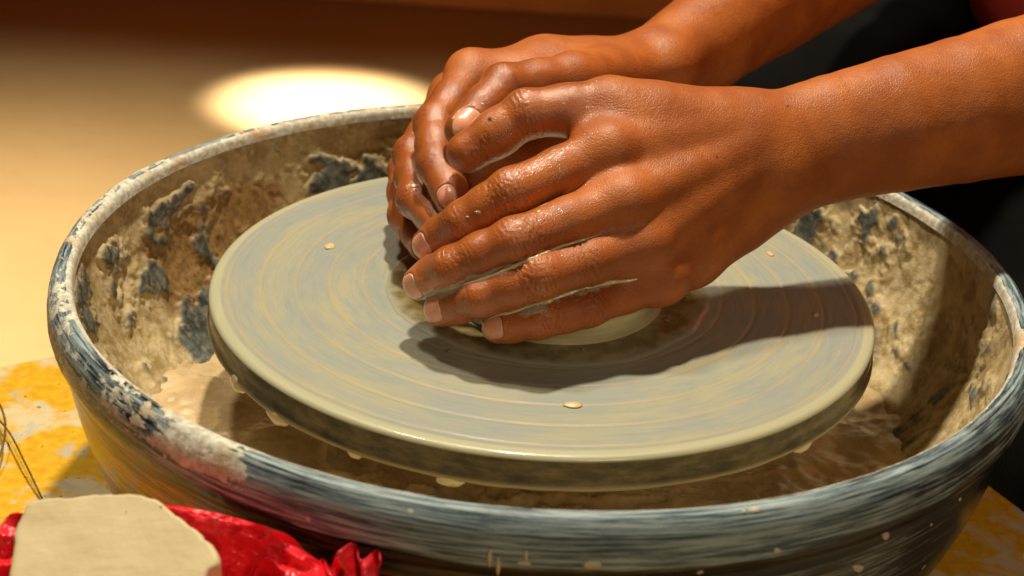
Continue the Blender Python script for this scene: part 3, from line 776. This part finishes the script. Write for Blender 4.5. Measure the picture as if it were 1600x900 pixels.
HRES = .00085
nb_lo = np.array([-.085, -.115, -.012]); nb_hi = np.array([.42, .16, .19])
V1, F1, A1 = skin_mesh(near, nfe, nb_lo, nb_hi, HRES, near_nails, near_wet, near_clay, 3, backn, (('middle', 'ring'), ('ring', 'pinky')), ((765, 186, 4.5), (1231, 166, 2.4), (1121, 245, 1.8)))
V2, F2, A2 = skin_mesh(far_, ffe, (-.10, -.06, -.012), (.30, .42, .22), HRES*1.1, far_nails, far_wet, far_clay, 13, fdn, (('index', 'middle'),))
print('SKIN', len(V1), len(V2), 'bbox', V1.min(0), V1.max(0), V2.min(0), V2.max(0))

# ------------------------------------------------------------------ upper arms, torso, lap (clothed)
PEL = np.array([.58, .62, -.04]); CH = np.array([.58, .50, .34])
nelb, felb = W[-1], FW[-1]
nsh = np.array([.62, .26, .36]); fsh = np.array([.40, .62, .36])
upper = Sdf([([Cap(nelb, nsh, .040, .048), Cap(W[-2], nelb, .036, .040)], .02, .02), ([Cap(felb, fsh, .040, .048), Cap(FW[-2], felb, .036, .040)], .02, .02),
             ([ECap(nsh*.5+fsh*.5+np.array([0, 0, .02]), PEL, (.17, .10), (.14, .10), fsh-nsh)], .03, .04), ([Cap(CH+[0, 0, .1], CH+[-.01, -.01, .20], .055, .05)], .03, .03)])
V3, F3 = polygonise(upper, (.20, .0, -.25), (.85, .85, .66), .006, 12)
V3 = relax(V3, F3, 3)
person = empty('person', tuple(PEL))
n1, n2_ = len(V1), len(V2)
zero = np.zeros(len(V3))
AT = {k: np.concatenate([A1[k], A2[k], zero]) for k in A1}
body = mesh_obj('body', np.vstack([V1, V2, V3]), np.vstack([F1, F2+n1, F3+n1+n2_]), SKIN, person, attrs=AT)
def cloth(name, sdf, lo, hi, h, mat, fold=.004, seed=0, parent=None):
    V, F = polygonise(sdf, lo, hi, h, 12); V = relax(V, F, 3)
    g = sdf.grad(V, .002); g /= np.linalg.norm(g, axis=1)[:, None]+1e-9
    V = V+g*(fold*fbm(V*[14, 14, 9]+fbm(V*8, 2, 4)[:, None]*.8, 4, seed))[:, None]
    return mesh_obj(name, V, F, mat, parent)
shirt = Sdf([([Cap(nelb+(nsh-nelb)*.30, nsh, .058, .062)], .02, .02), ([Cap(felb+(fsh-felb)*.30, fsh, .058, .062)], .02, .02),
             ([ECap(nsh*.5+fsh*.5+np.array([0, 0, .03]), PEL+[0, 0, -.02], (.20, .125), (.165, .13), fsh-nsh)], .03, .05)])
shirt.g.append(([Cap(P(1628, -28, .98), PEL+[0, -.08, .22], .050, .12)], .03, .04)); shirt.prims = [p for g in shirt.g for p in g[0]]
cloth('shirt', shirt, (.15, .0, -.3), (.9, .9, .6), .007, PINK, .008, 3, person)
kn1, kn2 = np.array([.345, .135, -.135]), P(1250, 200, 1.0)
hip1, hip2 = np.array([.62, .44, -.08]), P(1600, -60, 1.25)
tro = Sdf([([Cap(hip1, kn1, .105, .078), Cap(kn1, kn1+[.02, .02, -.45], .075, .055)], .04, .05),
           ([Cap(hip2, kn2, .105, .078), Cap(kn2, kn2+[.03, .05, -.45], .075, .055)], .04, .05),
           ([ECap((kn1+kn2)/2+[.03, .02, -.04], (hip1+hip2)/2+[0, 0, -.02], (.13, .05), (.17, .09), kn2-kn1)], .03, .06)])
cloth('trousers', tro, (-.05, -.05, -.66), (.95, 1.0, .25), .008, BLACK, .010, 6, person)
tag(person, "potter in black trousers and red shirt, wet bare hands cupped around the clay", 'person')

# nails
def make_nail(nf, k, far=False):
    n, m = 17, 15
    u = np.linspace(-1, 1, n); v = np.linspace(-1, 1, m); U, Vv = np.meshgrid(u, v, indexing='ij')
    # square -> superellipse
    s = 1/np.maximum((np.abs(U)**3.2+np.abs(Vv)**3.2)**(1/3.2), 1e-6)*np.maximum(np.abs(U), np.abs(Vv))
    U2, V2_ = (U*s).ravel(), (Vv*s).ravel()
    top = surf_on(nf, U2*1.0, V2_, .00018+.00022*(1-np.clip(np.abs(V2_), 0, 1)**2))
    bot = surf_on(nf, U2, V2_, -.0011)
    F = grid_faces(n, m); nv = n*m
    rim_ = [i*m for i in range(n)]+[(n-1)*m+j for j in range(1, m)]+[i*m+m-1 for i in range(n-2, -1, -1)]+[j for j in range(m-2, 0, -1)]
    side = np.array([(rim_[i], rim_[(i+1) % len(rim_)], nv+rim_[(i+1) % len(rim_)], nv+rim_[i]) for i in range(len(rim_))])
    V = np.vstack([top, bot]); FF_ = np.vstack([F, F[:, ::-1]+nv, side])
    uu = (np.r_[U2, U2]+1)/2
    o = mesh_obj('fingernail', V, FF_, NAIL, person, attrs={'u': uu}); fix_normals(o); return o
for k, nf in enumerate(near_nails+far_nails): make_nail(nf, k)

# wet slip squeezed out in the gaps between the fingers: found as the deepest line between two fingers
def march(pxs, pys, sdf, z0=.5):
    d = np.stack([P(a, b, 1.)-CAM for a, b in zip(pxs, pys)]); t = np.full(len(d), z0)
    for _ in range(45):
        v = sdf.eval(CAM+d*t[:, None]); t = np.minimum(t+np.clip(v*.8, 0, .012), .80)
    return t, CAM+d*t[:, None]
def slip_line(pts, sdf, r_, lab, win=13):
    pts = np.array(pts, float); n = 46; s_ = np.linspace(0, len(pts)-1, n); X = np.interp(s_, range(len(pts)), pts[:, 0]); Y = np.interp(s_, range(len(pts)), pts[:, 1])
    tx, ty = np.gradient(X), np.gradient(Y); L = np.hypot(tx, ty); nx, ny = -ty/L, tx/L
    off = np.linspace(-win, win, 15); PX = (X[:, None]+nx[:, None]*off).ravel(); PY = (Y[:, None]+ny[:, None]*off).ravel()
    t, _ = march(PX, PY, sdf); t = t.reshape(n, 15)-.0006*np.abs(off)[None]/win
    k = off[t.argmax(1)]; k = np.convolve(np.pad(k, 4, 'edge'), np.ones(9)/9, 'valid')
    t, C_ = march(X+nx*k, Y+ny*k, sdf)
    tt = np.convolve(np.pad(t, 3, 'edge'), np.ones(7)/7, 'valid'); tt = np.minimum(t, tt)
    C_ = np.stack([P(a, b, q-.0002) for a, b, q in zip(X+nx*k, Y+ny*k, tt)])
    T_ = np.gradient(C_, axis=0); T_ /= np.linalg.norm(T_, axis=1)[:, None]; N_ = CAM-C_; N_ /= np.linalg.norm(N_, axis=1)[:, None]; B_ = np.cross(T_, N_)
    w_ = r_*(.25+.75*np.clip(np.sin(np.linspace(0, np.pi, n)), 0, 1)**.5)*(.8+.5*vnoise(C_*240, 5)); a = np.linspace(0, 2*np.pi, 8, endpoint=False)
    V = C_[:, None]+w_[:, None, None]*(np.cos(a)[None, :, None]*N_[:, None]*.55+np.sin(a)[None, :, None]*B_[:, None])
    F_ = np.vstack([grid_faces(n, 8, True)]); tag(mesh_obj('slip_line', V.reshape(-1, 3), F_, CLAY), lab, 'slip')
slip_line([(752, 503), (800, 497), (850, 480), (900, 457), (950, 437), (992, 424)], near, .0012, 'line of wet cream slip between the ring and little fingers of the near hand')
slip_line([(705, 462), (760, 448), (820, 424), (880, 396), (940, 366)], near, .0008, 'line of wet cream slip between the middle and ring fingers of the near hand')
slip_line([(656, 270), (664, 298), (678, 318), (694, 334)], far_, .0014, 'smear of cream slip between the index and middle fingers of the far hand')
# small clay drops and bubbles on the fingers
def drop_on(px, py, sdf, s, mat, name, lab, flat=.5):
    z0 = .50; d = P(px, py, 1.)-CAM; p = CAM+d*z0
    for _ in range(60):
        v = sdf.eval(p[None])[0]
        if v < .0001: break
        p = p+d*max(v*.8, .0002)
    V, F = blob((0, 0, 0), s, s*.8, s*flat, int(px)); g = unit(sdf.grad(p[None])[0])
    X = unit(np.cross(g, [0, .3, 1])); Y = np.cross(g, X); V = p+V[:, :1]*X+V[:, 1:2]*Y+V[:, 2:]*g
    tag(mesh_obj(name, V, F, mat), lab, name.replace('_', ' '))
BUB = simple('bubble_film', (.36, .20, .11), (.42, .25, .14), 300, .04, Coat_Weight=1., Transmission_Weight=.35)
drop_on(647, 290, far_, .0016, CLAY, 'clay_drop', 'cream clay drop on the far hand’s middle finger', .25)
drop_on(730, 340, near, .0009, BUB, 'bubble', 'smaller round slip bubble on the near index finger', .7)
drop_on(746, 333, near, .0015, BUB, 'bubble', 'larger round slip bubble on the near index finger', .6)

# ------------------------------------------------------------------ wrapped clay block in the foreground
SC0 = P(175, 868, .452)
blk = empty('clay_block', (SC0[0], SC0[1], TB))
outl = [(12, 900), (22, 830), (38, 790), (60, 778), (110, 775), (160, 771), (215, 770), (245, 780), (262, 795), (290, 815), (318, 838), (338, 862), (341, 882), (322, 900), (300, 960), (230, 1000), (100, 1000), (30, 960)]
cn = unit(np.array([-.10, -.50, .85]))        # the cut face leans towards the viewer
def on_plane(px, py):
    d = P(px, py, 1.)-CAM; return CAM+d*(((SC0-CAM)@cn)/(d@cn))
ring = np.array([on_plane(*q) for q in outl])
# resample outline smoothly
def dense(r, n):
    m = len(r); t = np.linspace(0, m, n, endpoint=False); i = t.astype(int); f = (t-i)[:, None]
    a, b, c, d = r[(i-1) % m], r[i], r[(i+1) % m], r[(i+2) % m]
    return .5*((2*b)+(-a+c)*f+(2*a-5*b+4*c-d)*f*f+(-a+3*b-3*c+d)*f**3)
ring = dense(ring, 180); cen = ring.mean(0)
ring = ring+(.0007*fbm(ring*260, 3, 5))[:, None]*np.array([1, 1, .5])
rflat = ring-(((ring-cen)@cn)[:, None])*cn
rows = [cen+(rflat-cen)*s+cn*(.0002*fbm((cen+(ring-cen)*s)*120, 3, 3))[:, None] for s in np.linspace(.0008, .965, 26)]
rows += [cen+(ring-cen)*.985-cn*.0006, ring-cn*.0018]
nbase = ring.copy()
for k in range(1, 12):
    t = k/11; q = cen+(ring-cen)*(1+.05*math.sin(t*3)); q = q.copy(); q[:, 2] = q[:, 2]*(1-t)+(TB+.001)*t; q[:, 1] -= .01*t; rows.append(q-[0, 0, .002*(1-t)])
tag(mesh_obj('cut_clay', np.vstack(rows), grid_faces(len(rows), 180, True), BLOCK, blk), 'beige')
tag(blk, 'pale beige clay block with a flat cut top, sticking out of the red bag', 'clay block')
fix_normals(blk.children[0])
# red bag: folded plastic standing round the block
nb = 520
rb = np.array([on_plane(*q) for q in [(-60, 930), (-55, 850), (-15, 800), (25, 788), (60, 790), (120, 790), (190, 786), (240, 776), (300, 781), (370, 795), (430, 815), (478, 846), (508, 890), (500, 960), (380, 1040), (200, 1060), (0, 1020)]])
rb = dense(rb, nb); bc = rb.mean(0); th = np.arange(nb)/nb*2*np.pi
rows = []
prof = [(.52, -.034), (.64, -.020), (.74, -.010), (.84, -.006), (.91, -.005), (.96, -.006), (1., -.010), (1.03, -.016), (1.06, -.03), (1.08, -.05), (1.06, -.08), (1.0, -.105), (.9, -.1145)]
prof = resample(prof, .0022)
def fold(th, t):
    p = np.stack([np.cos(th)*2.4, np.sin(th)*2.4, 0*th+t*4], 1)
    a = 1-np.abs(fbm(p, 2, 91))*2.2; b = 1-np.abs(fbm(p*2.3+5, 3, 92))*2
    return .75*a+.25*b
for s, dz in prof:
    q = bc+(rb-bc)*s; f_ = fold(th, dz*9+s)
    q = q+cn*(dz if dz > -.02 else -.02)+np.array([0, 0, 1])*(0 if dz > -.02 else dz+.02)
    amp = .0085
    q = q+(amp*(f_-.35))[:, None]*(cn*.7+unit(np.array([.3, -.5, .2]))*.5)
    q[:, 2] = np.maximum(q[:, 2], TB+.0012)
    rows.append(q)
bag = empty('plastic_bag', (bc[0], bc[1], TB))
mesh_obj('bag_film', np.vstack(rows), grid_faces(len(rows), nb, True), BAG, bag)
# torn, twisted corner of the bag
def sheet(ctr, w_, h_, seed, tilt, px_top):
    n, m = 40, 40; u = np.linspace(-1, 1, n); v = np.linspace(0, 1, m); U, Vv = np.meshgrid(u, v, indexing='ij'); U, Vv = U.ravel(), Vv.ravel()
    wd = w_*(1-.15*Vv)*(1+.12*np.sin(Vv*6+seed)); X = U*wd; Zz = Vv*h_*(1+.16*np.cos(U*4.2+seed)-.35*U**4); Y = .006*np.sin(U*7+Vv*4+seed)+.005*fbm(np.stack([U*2, Vv*3, 0*U+seed], 1), 3, seed)
    V = np.array(ctr)+X[:, None]*_r+Zz[:, None]*(_u*math.cos(tilt)+_r*math.sin(tilt))-Y[:, None]*_f
    o = mesh_obj('bag_corner', V, grid_faces(n, m), BAG, bag); sol = o.modifiers.new('thickness', 'SOLIDIFY'); sol.thickness = .0004
sheet(P(552, 925, .452), .0085, .0135, 2, .10, 0)
sheet(P(500, 925, .455), .0095, .0085, 5, -.2, 0)
tag(bag, 'crumpled shiny red plastic bag around the beige clay block, against the basin', 'plastic bag')

# ------------------------------------------------------------------ wires on the table
def tube(name, pts, r_, mat, parent=None, n=6):
    pts = resample3(np.array(pts), 60); T_ = np.gradient(pts, axis=0); T_ /= np.linalg.norm(T_, axis=1)[:, None]
    A = np.cross(T_, [0, 0, 1.]); A /= np.linalg.norm(A, axis=1)[:, None]+1e-9; B_ = np.cross(T_, A)
    a = np.linspace(0, 2*np.pi, n, endpoint=False)
    V = pts[:, None]+r_*(np.cos(a)[None, :, None]*A[:, None]+np.sin(a)[None, :, None]*B_[:, None])
    return mesh_obj(name, V.reshape(-1, 3), grid_faces(len(pts), n, True), mat, parent)
def resample3(p, n):
    q = np.vstack([2*p[0]-p[1], p, 2*p[-1]-p[-2]]); t = np.linspace(0, len(p)-1.0001, n); i = t.astype(int)+1; f = (t-t.astype(int))[:, None]
    a, b, c, d = q[i-1], q[i], q[i+1], q[i+2]
    return .5*((2*b)+(-a+c)*f+(2*a-5*b+4*c-d)*f*f+(-a+3*b-3*c+d)*f**3)
tag(tube('wire', [Zp(-30, 590, TB+.002), Zp(3, 640, TB+.012), Zp(6, 690, TB+.010), Zp(-20, 760, TB+.002)], .0006, WIRE), 'dark wire loop at the left end of the yellow board', 'wire')
tag(tube('wire', [Zp(-20, 640, TB+.001), Zp(12, 672, TB+.006), Zp(40, 725, TB+.006), Zp(72, 792, TB+.001)], .0005, WIRE), 'thin pale brown wire running over the yellow board behind the clay block', 'wire')

# ------------------------------------------------------------------ dried splashes on the outside of the basin
PR = np.array(resample(rim_prof, .0008).tolist()+resample(out_prof, .0008).tolist())
def on_bowl(px, py):
    d = P(px, py, 1.)-CAM
    t = np.linspace(.36, .75, 3000); Q = CAM+t[:, None]*d-BC; r_ = np.hypot(Q[:, 0], Q[:, 1])
    zs = PR[:, 1]; o = np.argsort(zs); lim = np.interp(Q[:, 2], zs[o], np.maximum.accumulate(PR[o, 0])*0+PR[o, 0])
    i = np.nonzero((r_ < lim+.00005) & (Q[:, 2] < .0202))[0]
    i = i[0] if len(i) else 0
    p = Q[i]; j = np.argmin((PR[:, 0]-r_[i])**2+(PR[:, 1]-p[2])**2); j = min(max(j, 1), len(PR)-2)
    tg = PR[j+1]-PR[j-1]; tg /= np.linalg.norm(tg)+1e-9; er = np.array([p[0], p[1], 0])/r_[i]
    tz = er*tg[0]+np.array([0, 0, tg[1]]); ta = np.array([-er[1], er[0], 0]); return p+BC, ta, tz, np.cross(ta, tz)
DRY = simple('dried_slip', (.50, .44, .33), (.64, .58, .46), 200, .6, .3, .0004)
for px, py, a_, b_, rot in [(1180, 796, .0026, .0011, 0), (1205, 800, .0016, .0008, 0), (1162, 799, .0008, .0006, 0), (1040, 815, .0014, .0011, .3), (1215, 860, .0014, .0009, .5),
        (1340, 888, .0034, .0014, .6), (1383, 836, .0050, .0015, 1.0), (925, 882, .0030, .0017, 0), (820, 880, .0022, .0007, 0), (822, 868, .0005, .0022, 0), (765, 872, .0007, .0040, 0), (778, 885, .0007, .0045, 0),
        (745, 806, .0009, .0007, 0), (642, 800, .0012, .0018, 0), (860, 811, .0008, .0006, 0), (1290, 790, .0007, .0005, 0), (1500, 780, .0010, .0007, .6), (1455, 820, .0007, .0006, 0)]:
    p, ta, tz, nn = on_bowl(px, py)
    if nn@(CAM-p) < 0: nn = -nn
    V, F = blob((0, 0, 0), a_, b_, .00035, int(px), n=9, noise=.35)
    c_, s_ = math.cos(rot), math.sin(rot); X = ta*c_+tz*s_; Y = -ta*s_+tz*c_
    mesh_obj('dried_splash', p+V[:, :1]*X+V[:, 1:2]*Y+V[:, 2:]*nn, F, DRY, basin)
